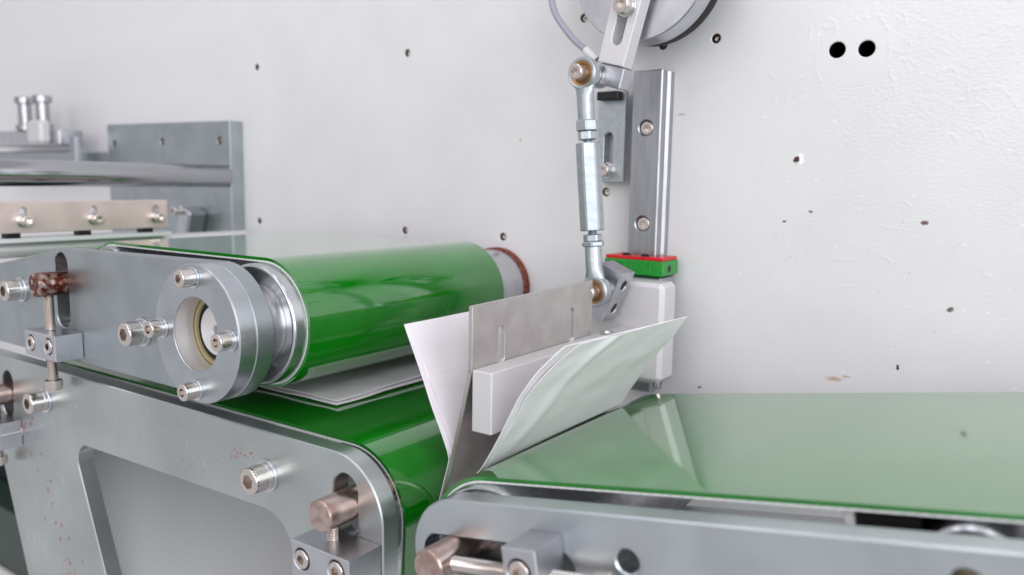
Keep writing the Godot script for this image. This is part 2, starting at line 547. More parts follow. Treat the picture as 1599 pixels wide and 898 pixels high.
func weave_tex() -> ImageTexture:
	var im := Image.create(64, 64, false, Image.FORMAT_RGB8)
	for y in 64:
		for x in 64:
			var k := 0.94 + 0.06 * sin((x + y) * TAU / 8.0) * (0.6 + 0.4 * sin((x - y) * TAU / 8.0))
			im.set_pixel(x, y, Color(k, k, k))
	return ImageTexture.create_from_image(im)

func napkin_tex() -> ImageTexture:
	var im := Image.create(1024, 512, false, Image.FORMAT_RF)
	var f := FastNoiseLite.new(); f.seed = 6; f.frequency = 0.02
	for y in 512:
		for x in 1024:
			var h := 0.12 * sin(x * TAU / 9.0 + y * 0.15) * sin(y * TAU / 7.0) + 0.14 * f.get_noise_2d(x, y)
			if y > 120 and y < 185:                       # the embossed band near the hem
				var q := Vector2(fposmod(x + (y / 16) * 8, 16.0) - 8.0, fposmod(y, 16.0) - 8.0)
				h += 1.3 * maxf(0.0, 1.0 - q.length() / 5.0)
			im.set_pixel(x, y, Color(h * 0.1 + 0.5, 0, 0))
	im.convert(Image.FORMAT_RGBA8)
	im.bump_map_to_normal_map(6.0)
	return ImageTexture.create_from_image(im)

func blot(im: Image, rng: RandomNumberGenerator, c: Vector2, r: float, col: Color, stretch := Vector2.ONE, hard := 0.7) -> void:
	var ph := rng.randf() * TAU
	for y in range(maxi(0, int(c.y - r * 2 * stretch.y)), mini(im.get_height(), int(c.y + r * 2 * stretch.y) + 1)):
		for x in range(maxi(0, int(c.x - r * 2 * stretch.x)), mini(im.get_width(), int(c.x + r * 2 * stretch.x) + 1)):
			var d := Vector2(x - c.x, y - c.y) / stretch
			var w := d.angle()
			var edge := r * (1.0 + 0.16 * sin(2 * w + ph) + 0.10 * sin(5 * w + ph * 2.3))
			var k := clampf((edge - d.length()) / maxf(edge * (1.0 - hard), 0.5), 0.0, 1.0) * col.a
			if k > 0.0:
				im.set_pixel(x, y, im.get_pixel(x, y).lerp(Color(col.r, col.g, col.b), k))

const PLATE := Rect2(-640, -430, 420, 320)
func plate_tex() -> ImageTexture:
	var im := Image.create(1260, 960, false, Image.FORMAT_RGB8)
	var f := FastNoiseLite.new(); f.seed = 77; f.frequency = 0.004; f.fractal_octaves = 5
	for y in 960:
		for x in 1260:
			var k := 0.87 + 0.07 * f.get_noise_2d(x, y)
			im.set_pixel(x, y, Color(k, k, k))
	var rng := RandomNumberGenerator.new(); rng.seed = 5
	var red := Color(0.92, 0.47, 0.44, 0.85)
	for k in 46:                                          # red paint specks down the left leg
		var w := rng.randf()
		var at := Vector2(-563 + w * 70 + rng.randfn(0, 9), -150 - w * 155 + rng.randfn(0, 8))
		blot(im, rng, (at - PLATE.position) * 3.0 * Vector2(1, -1) + Vector2(0, 960), rng.randf_range(1.2, 4.2), red, Vector2(1.0, rng.randf_range(1.0, 1.8)))
	for k in 22:                                          # and round the big screw
		var a := rng.randf_range(0.9, 2.6)
		var at := Vector2(-331, -148) + Vector2.from_angle(a) * rng.randf_range(9, 15)
		blot(im, rng, (at - PLATE.position) * 3.0 * Vector2(1, -1) + Vector2(0, 960), rng.randf_range(0.9, 1.9), red)
	for k in 20:
		var at := Vector2(rng.randf_range(-400, -330), rng.randf_range(-160, -140))
		blot(im, rng, (at - PLATE.position) * 3.0 * Vector2(1, -1) + Vector2(0, 960), rng.randf_range(0.8, 1.6), Color(0.75, 0.45, 0.42, 0.6))
	for k in 12:                                          # pale smears
		var at := Vector2(rng.randf_range(-590, -480), rng.randf_range(-330, -125))
		blot(im, rng, (at - PLATE.position) * 3.0 * Vector2(1, -1) + Vector2(0, 960), rng.randf_range(4, 9), Color(1, 1, 1, 0.75), Vector2(0.5, 1.5), 0.2)
	for k in 10:
		var at := Vector2(rng.randf_range(-450, -300), rng.randf_range(-150, -125))
		blot(im, rng, (at - PLATE.position) * 3.0 * Vector2(1, -1) + Vector2(0, 960), rng.randf_range(3, 7), Color(1, 1, 1, 0.5), Vector2(0.6, 1.3), 0.2)
	return ImageTexture.create_from_image(im)

# paint of the machine wall: chips and stains in colour, runs and orange peel in relief
const WALL := Rect2(-700, -160, 750, 320)
func wall_px(x: float, y: float, w: int, h: int) -> Vector2:
	return Vector2((x - WALL.position.x) / WALL.size.x * w, (1.0 - (y - WALL.position.y) / WALL.size.y) * h)

func wall_material() -> StandardMaterial3D:
	var rng := RandomNumberGenerator.new(); rng.seed = 11
	var w := 1500; var h := 640
	var im := Image.create(w, h, false, Image.FORMAT_RGB8)
	im.fill(Color(0.885, 0.875, 0.884))
	var brown := Color(0.25, 0.13, 0.12); var dark := Color(0.22, 0.22, 0.25); var tan_c := Color(0.72, 0.60, 0.50, 0.8)
	blot(im, rng, wall_px(-136.3, 15.6, w, h), 4.6, Color(0.98, 0.98, 0.98), Vector2(0.9, 1.3), 0.9)
	blot(im, rng, wall_px(-139, 15.0, w, h), 3.6, brown, Vector2(0.9, 1.2), 0.85)
	blot(im, rng, wall_px(-68.7, -18.9, w, h), 2.9, Color(0.42, 0.34, 0.33), Vector2(1.3, 1.0), 0.7)
	blot(im, rng, wall_px(-129, -15, w, h), 2.0, Color(0.40, 0.33, 0.33), Vector2(1.2, 0.8), 0.6)
	blot(im, rng, wall_px(-143.8, -21.2, w, h), 1.7, dark, Vector2(1.2, 0.9), 0.6)
	blot(im, rng, wall_px(-52.8, -64.8, w, h), 3.2, Color(0.45, 0.40, 0.38), Vector2(1.1, 1.0), 0.7)
	blot(im, rng, wall_px(-76.2, -100, w, h), 2.2, Color(0.16, 0.16, 0.24), Vector2(0.8, 1.3), 0.8)
	blot(im, rng, wall_px(-109.5, -111.8, w, h), 4.0, tan_c, Vector2(3.4, 0.8), 0.2)
	blot(im, rng, wall_px(-103, -109.5, w, h), 2.4, tan_c, Vector2(3.0, 0.7), 0.2)
	blot(im, rng, wall_px(-191.4, -130.2, w, h), 1.8, dark, Vector2(1.6, 0.8), 0.6)
	blot(im, rng, wall_px(-212, 43.4, w, h), 2.2, tan_c, Vector2(2.6, 0.8), 0.3)
	blot(im, rng, wall_px(-335.5, 29.3, w, h), 2.0, Color(0.75, 0.58, 0.50), Vector2(0.8, 1.8), 0.3)
	for k in 70:
		blot(im, rng, wall_px(rng.randf_range(-170, 0), rng.randf_range(-110, 0), w, h), rng.randf_range(0.4, 0.9), Color(0.55, 0.52, 0.5, rng.randf_range(0.15, 0.6)))
	for k in 60:
		blot(im, rng, wall_px(rng.randf_range(-170, 0), rng.randf_range(-110, 90), w, h), rng.randf_range(0.5, 1.2), Color(0.985, 0.985, 0.99), Vector2(2.2, 0.8), 0.4)
	for k in 50:
		blot(im, rng, wall_px(rng.randf_range(-640, -180), rng.randf_range(-60, 110), w, h), rng.randf_range(0.5, 1.0), Color(0.7, 0.62, 0.6, rng.randf_range(0.1, 0.4)))
	var tone := FastNoiseLite.new(); tone.seed = 41; tone.frequency = 0.006; tone.fractal_octaves = 4
	for y in h:
		for x in w:
			var k := 1.0 + 0.02 * tone.get_noise_2d(x, y)
			var c := im.get_pixel(x, y)
			im.set_pixel(x, y, Color(c.r * k, c.g * k, c.b * k))
	var hm := Image.create(w, h, false, Image.FORMAT_RF)
	var f := FastNoiseLite.new(); f.seed = 2; f.frequency = 0.16; f.fractal_octaves = 2
	var g := FastNoiseLite.new(); g.seed = 3; g.frequency = 0.012; g.fractal_octaves = 3
	for y in h:
		var wy := WALL.position.y + WALL.size.y * (1.0 - (y + 0.5) / h)
		for x in w:
			var wx := WALL.position.x + WALL.size.x * (x + 0.5) / w
			var k := clampf((wx + 165.0) / 60.0, 0.0, 1.0) * clampf((wy + 45.0 + g.get_noise_2d(x, y) * 60.0) / 70.0, 0.0, 1.0)
			if wx > -131 and wx < -93 and wy > 58 and wy < 90: k *= 0.15
			hm.set_pixel(x, y, Color(0.5 + (0.020 * k + 0.005) * f.get_noise_2d(x * 0.8, y * 1.5) + 0.02 * g.get_noise_2d(x * 0.4, y * 0.4), 0, 0))
	for k in 46:                                          # paint runs and sags
		var at := wall_px(rng.randf_range(-165, -4), rng.randf_range(-70, 100), w, h)
		var a := rng.randf_range(-0.5, 0.5) + (PI / 2 if at.x < 1140 else 0.0)
		var len := rng.randf_range(3, 16)
		var turn := rng.randf_range(-0.12, 0.12)
		for s in int(len * 2):
			for dy in range(-2, 3):
				for dx in range(-2, 3):
					var px := Vector2i(at) + Vector2i(dx, dy)
					if px.x >= 0 and px.y >= 0 and px.x < w and px.y < h:
						var e := 0.025 * exp(-(dx * dx + dy * dy) / 1.6)
						hm.set_pixelv(px, Color(maxf(hm.get_pixelv(px).r, minf(hm.get_pixelv(px).r + e * 0.5, 0.585)), 0, 0))
			at += Vector2.from_angle(a) * 0.8
			a += turn
	var outline := [Vector2(-131, 89), Vector2(-112, 91), Vector2(-99, 92), Vector2(-93, 83), Vector2(-92.5, 66), Vector2(-88, 50), Vector2(-93, 47)]
	for q in [outline, [Vector2(-131, 89), Vector2(-131, 66), Vector2(-127, 57)], [Vector2(-50, 78), Vector2(-40, 82), Vector2(-25, 79), Vector2(-12, 81)], [Vector2(-60, 40), Vector2(-52, 50), Vector2(-38, 51), Vector2(-30, 40)]]:
		for i in q.size() - 1:
			for s in 60:
				var at: Vector2 = q[i].lerp(q[i + 1], s / 60.0)
				var px := wall_px(at.x + sin(s * 0.3 + i) * 0.5, at.y + cos(s * 0.23) * 0.4, w, h)
				for dy in range(-2, 3):
					for dx in range(-2, 3):
						var p := Vector2i(px) + Vector2i(dx, dy)
						hm.set_pixelv(p, Color(minf(hm.get_pixelv(p).r + 0.006 * exp(-(dx * dx + dy * dy) / 1.6), 0.57), 0, 0))
	hm.convert(Image.FORMAT_RGBA8)
	hm.bump_map_to_normal_map(14.0)
	var m := mat("wall_paint", Color.WHITE, 0.34, 0.0, {"tex": ImageTexture.create_from_image(im), "ntex": ImageTexture.create_from_image(hm), "nscale": 0.4, "tri": false})
	m.texture_repeat = false
	return m

# ------------------------------------------------------------------ the scene
func _ready() -> void:
	# camera
	var cam := Camera3D.new()
	cam.name = "camera"
	var yaw := deg_to_rad(34.95); var pitch := deg_to_rad(7.56); var roll := deg_to_rad(0.96)
	var fwd := Vector3(-sin(yaw) * cos(pitch), -sin(pitch), -cos(yaw) * cos(pitch))
	var right := Vector3(cos(yaw), 0, -sin(yaw))
	var up := right.cross(fwd)
	var r2 := right * cos(roll) + up * sin(roll)
	var u2 := -right * sin(roll) + up * cos(roll)
	cam.transform = Transform3D(Basis(r2, u2, -fwd), Vector3(0, 0, 0.487))
	var lens := CameraAttributesPhysical.new()
	lens.frustum_focal_length = 12.0 / tan(deg_to_rad(39.22 / 2.0))
	lens.frustum_focus_distance = 0.415
	lens.exposure_aperture = 8.8
	lens.frustum_near = 0.02
	lens.frustum_far = 20.0
	cam.attributes = lens
	cam.fov = 39.22
	cam.near = 0.02
	cam.far = 20.0
	add_child(cam)
	# surroundings and exposure
	var env := Environment.new()
	env.background_mode = Environment.BG_COLOR
	env.background_color = Color(0.82, 0.82, 0.835)
	env.background_energy_multiplier = 0.95
	env.tonemap_mode = Environment.TONE_MAPPER_LINEAR
	env.tonemap_exposure = 1.0
	env.sdfgi_enabled = true; env.ssao_enabled = true; env.ssil_enabled = true
	var we := WorldEnvironment.new()
	we.name = "surroundings"
	we.environment = env
	add_child(we)
	# lamps of the workshop: a large one high at the left behind the camera, a strip overhead
	lamp(Vector3(-0.50, 0.85, 1.50), Vector3(-0.35, -0.02, 0.0), Vector2(0.8, 0.6), 0.26, Color(1.0, 0.965, 0.975))
	lamp(Vector3(-0.08, 0.42, 1.70), Vector3(-0.25, -0.10, 0.0), Vector2(0.7, 0.5), 0.40, Color(1.0, 0.97, 0.975))
	lamp(Vector3(1.15, 0.42, 0.95), Vector3(-0.20, -0.10, 0.10), Vector2(1.6, 1.3), 1.95, Color(0.97, 0.985, 1.0))
	for x in [-1.15, -0.45, 0.25]:
		lamp(Vector3(x, 1.45, 0.75), Vector3(x, 0.0, 0.70), Vector2(0.12, 1.3), 0.2, Color(0.96, 0.98, 1.0))

	make_materials()
	build_wall()
	build_upper_conveyor()
	build_lower_conveyor()
	build_right_conveyor()
	build_slide()
	build_crank()
	build_pusher()
	build_napkins()
	build_left_background()

func lamp(at: Vector3, to: Vector3, size: Vector2, energy: float, c: Color) -> void:
	var l := AreaLight3D.new()
	l.name = numbered(self, "workshop_lamp")
	l.area_size = size
	l.light_energy = energy
	l.light_color = c
	l.area_range = 12.0
	l.shadow_enabled = true
	l.transform = Transform3D(Basis.looking_at(to - at, Vector3.FORWARD if absf((to - at).normalized().y) > 0.9 else Vector3.UP), at)
	add_child(l)

func build_wall() -> void:
	var small := [Vector2(-630.2, 99.1), Vector2(-444.7, 98), Vector2(-631.9, -41.8), Vector2(-447.6, -41.8), Vector2(-349.6, -41.7), Vector2(-284.9, 109.2), Vector2(-226.6, 87), Vector2(-191.5, 88), Vector2(-264.2, -6.8)]
	var big := [Vector2(-120.1, 75.8), Vector2(-104.5, 75.3)]
	var holes := []
	for p in small: holes.append(circle(p, 2.9, 24))
	for p in big: holes.append(circle(p, 4.5, 32))
	var mb := MB.new()
	mb.ext(PackedVector2Array([Vector2(-1700, -700), Vector2(400, -700), Vector2(400, 520), Vector2(-1700, 520)]), holes, -30, 0, 0.5)
	var wall := part("wall", mb, wall_material(), self, WALL, true)
	wall.set_meta("kind", "structure")
	wall.set_meta("label", "off-white painted steel machine wall with drilled holes and chipped paint")
	for i in small.size():
		var b := MB.new()
		b.xf = Transform3D(Basis(), Vector3(small[i].x, small[i].y, 0))
		b.lathe([Vector2(2.7, -0.6), Vector2(2.7, -12), Vector2(0, -12)], 24)
		part("threaded_hole", b, mats.dark_steel, wall)
		var s := MB.new()
		s.xf = b.xf
		s.lathe([Vector2(0, -6), Vector2(2.5, -6), Vector2(2.5, -2.4), Vector2(2.0, -1.9), Vector2(1.3, -1.9), Vector2(1.3, -4), Vector2(0, -4)], 24)
		part("set_screw", s, mats.screw, wall)
	for p in big:
		var b := MB.new()
		b.xf = Transform3D(Basis(), Vector3(p.x, p.y, 0))
		b.lathe([Vector2(4.2, -0.7), Vector2(4.2, -28), Vector2(0, -28)], 32)
		part("drilled_hole", b, mats.black, wall)

func build_upper_conveyor() -> void:
	var F := Vector2(-352.7, -78)
	var t := thing("belt_conveyor", "upper left belt conveyor with a round bearing flange on its zinc side plate", "conveyor", Vector3(F.x, F.y, 0))
	# side plate
	var out := PackedVector2Array([Vector2(-640, -114), Vector2(-388, -113.2)])
	for i in 37: out.append(F + Vector2.from_angle(-PI / 2 + PI * i / 36.0) * 35.0)
	out.append_array([Vector2(-500, -45.4), Vector2(-502.5, -45.4), Vector2(-505, -45.8), Vector2(-640, -70)])
	var mb := MB.new()
	mb.ext(out, [slot(Vector2(-503.6, -86), Vector2(-503.6, -55.6), 7.9), circle(F, 18.5, 48)], 235, 245, 0.5)
	part("side_plate", mb, mats.zinc, t)
	# bearing flange
	mb = MB.new()
	mb.xf = Transform3D(Basis(), Vector3(F.x, F.y, 0))
	mb.lathe([Vector2(18.5, 245.05), Vector2(34.6, 245.05), Vector2(35, 245.5), Vector2(35, 254.3), Vector2(34.3, 255), Vector2(18.9, 255), Vector2(18.5, 254.6), Vector2(18.5, 245.05)], 96)
	var fl := part("bearing_flange", mb, mats.flange, t)
	mb = MB.new()
	mb.xf = Transform3D(Basis(), Vector3(F.x, F.y, 0))
	mb.lathe([Vector2(18.44, 254.3), Vector2(18.44, 243.9)], 72)
	part("turned_bore", mb, mats.bore, fl)
	for a in [90.0, 1.0, 269.0, 180.0]:
		screw(fl, Vector3(F.x, F.y, 255) + Vector3(cos(deg_to_rad(a)), sin(deg_to_rad(a)), 0) * 28.2, 5.0, Vector3(0, 0, 1), true, a)
	# bearing and shaft inside the flange
	mb = MB.new()
	mb.xf = Transform3D(Basis(), Vector3(F.x, F.y, 0))
	mb.lathe([Vector2(18.45, 238), Vector2(18.45, 243.4), Vector2(17.9, 243.8), Vector2(16.0, 243.8), Vector2(15.8, 243.2), Vector2(15.8, 238)], 64)
	var be := part("ball_bearing", mb, mats.seal, t)
	mb = MB.new(); mb.xf = Transform3D(Basis(), Vector3(F.x, F.y, 0))
	mb.lathe([Vector2(15.8, 242.4), Vector2(13.2, 242.4)], 48)
	part("bearing_shield", mb, mats.dark_steel, be)
	mb = MB.new(); mb.xf = Transform3D(Basis(), Vector3(F.x, F.y, 0))
	mb.lathe([Vector2(12.9, 236), Vector2(12.9, 243.0), Vector2(12.4, 243.5), Vector2(3.1, 243.5), Vector2(2.6, 243), Vector2(2.2, 238), Vector2(0, 237)], 56)
	part("shaft_end", mb, mats.blasted, t)
	# roller with hub and dished end
	mb = MB.new(); mb.xf = Transform3D(Basis(), Vector3(F.x, F.y, 0))
	mb.lathe([Vector2(0, 234.9), Vector2(20.5, 234.9), Vector2(20.5, 219), Vector2(21.5, 217), Vector2(29.4, 219.6), Vector2(30.9, 220.6), Vector2(31.6, 220.4), Vector2(32.3, 219.6), Vector2(32.5, 218.6), Vector2(32.5, 40)], 96)
	part("drive_roller", mb, mats.turned, t)
	mb = MB.new(); mb.xf = Transform3D(Basis(), Vector3(F.x, F.y, 0))
	mb.lathe([Vector2(32.5, 40), Vector2(27.0, 40), Vector2(27.0, 5.5)], 80)
	var co := part("collar", mb, mats.turned, t)
	mb = MB.new(); mb.xf = Transform3D(Basis(), Vector3(F.x, F.y, 0))
	mb.lathe([Vector2(27.0, 5.6), Vector2(28.0, 5.2), Vector2(28.4, 4.6), Vector2(28.4, 0.05)], 80)
	part("rusty_ring", mb, mats.rust, co)
	# tension roller at the left end
	mb = MB.new(); mb.xf = Transform3D(Basis(), Vector3(-503.6, -66.3, 0))
	mb.lathe([Vector2(0, 216), Vector2(20, 216), Vector2(20.9, 215), Vector2(20.9, 44), Vector2(0, 44)], 72)
	part("tension_roller", mb, mats.turned, t)
	belt(t, [[F, 35.2], [Vector2(-503.6, -66.3), 23.3], [Vector2(-640, -104), 9.3]], 42, 212.5)
	tensioner(t, Vector2(-503.6, -66.3), Rect2(-15.2, -43.6, 37.2, 15.4), 261.5, Vector2(0, 1), -59, mats.rusty, [Vector2(-7.6, -35.6), Vector2(13.6, -35.2)])
	screw(t, Vector3(-555.4, -75.2, 245), 8.0)
	screw(t, Vector3(-416, -86, 245), 8.0)

func build_lower_conveyor() -> void:
	var t := thing("belt_conveyor", "lower left belt conveyor with a window in its red speckled zinc side plate", "conveyor", Vector3(-400, -430, 0))
	var out := rounded([Vector2(-520, -430), Vector2(-235.3, -430), Vector2(-235.3, -122.0), Vector2(-470, -122.9), Vector2(-640, -124), Vector2(-626, -126)], [0, 0, 30.0, 0, 0, 0], 22)
	var window := rounded([Vector2(-411, -390), Vector2(-294.5, -390), Vector2(-294.5, -161.6), Vector2(-501.6, -166.2)], [12, 12, 22.0, 11.0], 14)
	var mb := MB.new()
	mb.ext(out, [window, slot(Vector2(-258.6, -155), Vector2(-258.6, -139), 7.7), slot(Vector2(-587, -158), Vector2(-585.6, -141), 7.7)], 235, 245, 0.6)
	part("side_plate", mb, mats.plate, t, PLATE)
	screw(t, Vector3(-312.4, -144.3, 245), 8.0, Vector3(0, 0, 1), true, 0.7)
	screw(t, Vector3(-532.6, -144.9, 245), 8.0)
	tensioner(t, Vector2(-257.6, -145.6), Rect2(-14.6, -29.5, 36.0, 16.6), 264.5, Vector2(0, 1), -30, mats.pin, [Vector2(-8.0, -20.5), Vector2(13.6, -19.6)], false)
	tensioner(t, Vector2(-586, -149), Rect2(-18, -33.5, 35.5, 18), 262, Vector2(0, 1), -42, mats.pin, [Vector2(-8.0, -24), Vector2(12.6, -24)])
	belt(t, [[Vector2(-277.5, -160), 34.5], [Vector2(-568, -155.5), 28.5], [Vector2(-283, -440), 28.5]], 52, 222)
	for c in [Vector2(-277.5, -160), Vector2(-283, -440), Vector2(-568, -155.5)]:
		mb = MB.new(); mb.xf = Transform3D(Basis(), Vector3(c.x, c.y, 0))
		var r := 32.1 if c.y > -165 and c.x > -300 else 26.1
		mb.lathe([Vector2(0, 226), Vector2(10, 226), Vector2(10, 220), Vector2(r - 1, 220), Vector2(r, 219), Vector2(r, 52), Vector2(10, 52), Vector2(10, 0.05)], 72)
		part("roller", mb, mats.turned, t)

func build_right_conveyor() -> void:
	var C := Vector2(-190.5, -158.3)
	var a := deg_to_rad(9.8)
	var e := Vector2(cos(a), sin(a)); var w := Vector2(-sin(a), cos(a))
	var at := func(u: float, h: float) -> Vector2: return C + e * u + w * h
	var t := thing("belt_conveyor", "right belt conveyor rising to the right, blurred in the foreground", "conveyor", Vector3(C.x, C.y, 0))
	var xf := Transform3D(Basis(Vector3(e.x, e.y, 0), Vector3(w.x, w.y, 0), Vector3(0, 0, 1)), Vector3(C.x, C.y, 0))
	var mb := MB.new()
	mb.xf = xf
	mb.ext(rounded([Vector2(-25.6, -90), Vector2(262, -90), Vector2(262, 30.9), Vector2(-25.6, 30.9)], [0, 0, 10, 24.0], 20), [slot(Vector2(-13, 8), Vector2(46, 8), 7.4), circle(Vector2(75.8, 14.5), 4.3, 28), circle(Vector2(180.5, 20.5), 4.3, 28)], 234, 245, 0.7)
	part("side_plate", mb, mats.zinc_bright, t)
	belt(t, [[C, 34.5], [at.call(260.0, 0.0), 34.5]], 54, 225)
	for u in [0.0, 260.0]:
		mb = MB.new()
		mb.xf = xf * Transform3D(Basis(), Vector3(u, 0, 0))
		mb.lathe([Vector2(0, 229), Vector2(12, 229), Vector2(12, 216), Vector2(26, 214), Vector2(29.5, 228), Vector2(30.3, 228.6), Vector2(31.0, 228.4), Vector2(31.8, 227), Vector2(31.8, 54), Vector2(12, 54), Vector2(12, 0.05)], 80)
		part("roller", mb, mats.turned, t)
	# support roller under the belt with its bearing
	mb = MB.new()
	mb.xf = xf * Transform3D(Basis(), Vector3(180.5, 15.6, 0))
	mb.lathe([Vector2(9, 229), Vector2(14.6, 229), Vector2(15.6, 228), Vector2(15.6, 60), Vector2(0, 60)], 56)
	var sr := part("support_roller", mb, mats.turned, t)
	mb = MB.new()
	mb.xf = xf * Transform3D(Basis(), Vector3(180.5, 15.6, 0))
	mb.lathe([Vector2(9.2, 228.4), Vector2(5.2, 228.4), Vector2(5.2, 231.5), Vector2(0, 231.5)], 40)
	part("bearing_seal", mb, mats.seal, sr)
	mb = MB.new()
	mb.xf = xf
	mb.box(147, -20, 66, 166, 29.6, 219, 0.8)
	part("slider_bar", mb, mats.black, t)
	mb = MB.new()
	mb.xf = xf
	mb.box(143.4, -22, 66, 146.6, 30.6, 221, 0.5)
	part("slider_edge", mb, mats.white_plastic, t)
	tensioner(t, at.call(-4.0, 8.6), Rect2(-22.6, -53.8, 36, 14.8), 263, -e, -72, mats.pin, [Vector2(4.8, -45.8), Vector2(-13.6, -45.8)])

func build_slide() -> void:
	# rail
	var t := thing("linear_guide_rail", "upright bright steel guide rail with two counterbored screws on the wall", "guide rail", Vector3(-227.5, -110, 0))
	var mb := MB.new()
	mb.xf = Transform3D(Basis(Vector3(1, 0, 0), Vector3(0, 0, -1), Vector3(0, 1, 0)), Vector3(-227.5, 0, 0))    # profile y = minus depth
	var prof := PackedVector2Array([Vector2(-10, -0.1), Vector2(10, -0.1), Vector2(10, -5.5), Vector2(8.2, -7), Vector2(8.2, -9.2), Vector2(10, -10.8), Vector2(10, -11.4), Vector2(-10, -11.4), Vector2(-10, -10.8), Vector2(-8.2, -9.2), Vector2(-8.2, -7), Vector2(-10, -5.5)])
	mb.ext(prof, [], -135, 69.4, 0.0, 5)
	mb.xf = Transform3D()
	var holes := []
	for y in [34.0, -26.0]: holes.append(circle(Vector2(-227.5, y), 4.75, 36))
	mb.ext(PackedVector2Array([Vector2(-237.5, -135), Vector2(-217.5, -135), Vector2(-217.5, 69.4), Vector2(-237.5, 69.4)]), holes, 11.4, 18, 0.7)
	part("rail", mb, mats.steel, t)
	for y in [34.0, -26.0]:
		var b := MB.new()
		b.xf = Transform3D(Basis(), Vector3(-227.5, y, 0))
		b.lathe([Vector2(4.7, 17), Vector2(4.7, 11.5), Vector2(0, 11.5)], 28)
		part("counterbore", b, mats.dark_steel, t)
		screw(t, Vector3(-227.2, y - 0.2, 11.6), 5.0, Vector3(0, 0, 1), false, y)
	# carriage
	t = thing("guide_carriage", "green and red ended guide carriage sliding on the steel rail", "guide carriage", Vector3(-227, -120, 8))
	mb = MB.new()
	mb.box(-246, -126, 6, -208.5, -58.2, 28.6, 0.8)
	part("carriage_body", mb, mats.steel, t)
	mb = MB.new()
	mb.ext(rounded([Vector2(-247.2, -57.6), Vector2(-206.6, -57.6), Vector2(-206.6, -48.1), Vector2(-247.2, -48.1)], [1.6, 1.6, 1.0, 1.0], 4), [], 7, 30.2, 0.5)
	var cap := part("end_cap", mb, mats.green_plastic, t)
	mb = MB.new()
	mb.xf = frame(Vector3(-236.0, -52.8, 30.2), Vector3(0, 0, 1))
	mb.lathe([Vector2(3.9, 0), Vector2(3.7, 0.5), Vector2(2.9, 0.5), Vector2(2.7, 0.1), Vector2(0, 0.1)], 32)
	part("cap_boss", mb, mats.green_plastic, cap)
	for x in [-228.4, -216.0]:
		mb = MB.new()
		mb.box(x, -57.0, 30.1, x + 0.8, -48.4, 30.6, 0.15)
		part("cap_rib", mb, mats.green_plastic, cap)
	mb = MB.new()
	mb.xf = frame(Vector3(-206.5, -53, 20.5), Vector3(1, 0, 0))
	mb.lathe([Vector2(2.2, 0.08), Vector2(0, 0.08)], 24)
	part("grease_port", mb, mats.black, cap)
	mb = MB.new()
	mb.xf = Transform3D(Basis(Vector3(1, 0, 0), Vector3(0, 0, -1), Vector3(0, 1, 0)), Vector3(-227, 0, 0))
	mb.ext(PackedVector2Array([Vector2(-19.6, -8), Vector2(-12, -8), Vector2(-12, -19.5), Vector2(12, -19.5), Vector2(12, -8), Vector2(19.8, -8), Vector2(19.8, -29.6), Vector2(-19.6, -29.6)]), [], -48.0, -45.9, 0.3)
	part("red_seal", mb, mats.red_plastic, t)
	for x in [-234.0, -221.0]:
		mb = MB.new()
		mb.xf = frame(Vector3(x, -45.9, 25.4), Vector3(0, 1, 0))
		mb.lathe([Vector2(2.6, 0), Vector2(2.6, 0.9), Vector2(1.8, 1.5), Vector2(0, 1.5)], 20)
		part("seal_screw", mb, mats.dark_steel, t)
	# slotted sensor bracket behind the rod
	t = thing("sensor_bracket", "thin grey slotted bracket with a black sensor on the wall behind the rod", "bracket", Vector3(-256, 0, 0))
	mb = MB.new()
	mb.ext(rounded([Vector2(-266, 0), Vector2(-246.3, 0), Vector2(-246.3, 58.5), Vector2(-266, 58.5)], [0.5, 0.5, 0.5, 0.5], 3), [slot(Vector2(-258, 12), Vector2(-258, 29), 3.3)], 6.5, 10, 0.3)
	part("bracket_plate", mb, mats.galv, t)
	mb = MB.new()
	mb.box(-266, 0.4, 0.05, -262, 58, 6.5, 0.4)
	part("bracket_foot", mb, mats.galv, t)
	mb = MB.new()
	mb.box(-264, 52.5, 10.05, -248.4, 58.0, 17, 0.6)
	part("sensor", mb, mats.black, t)
	screw(t, Vector3(-257.6, 7.6, 10), 5.0)

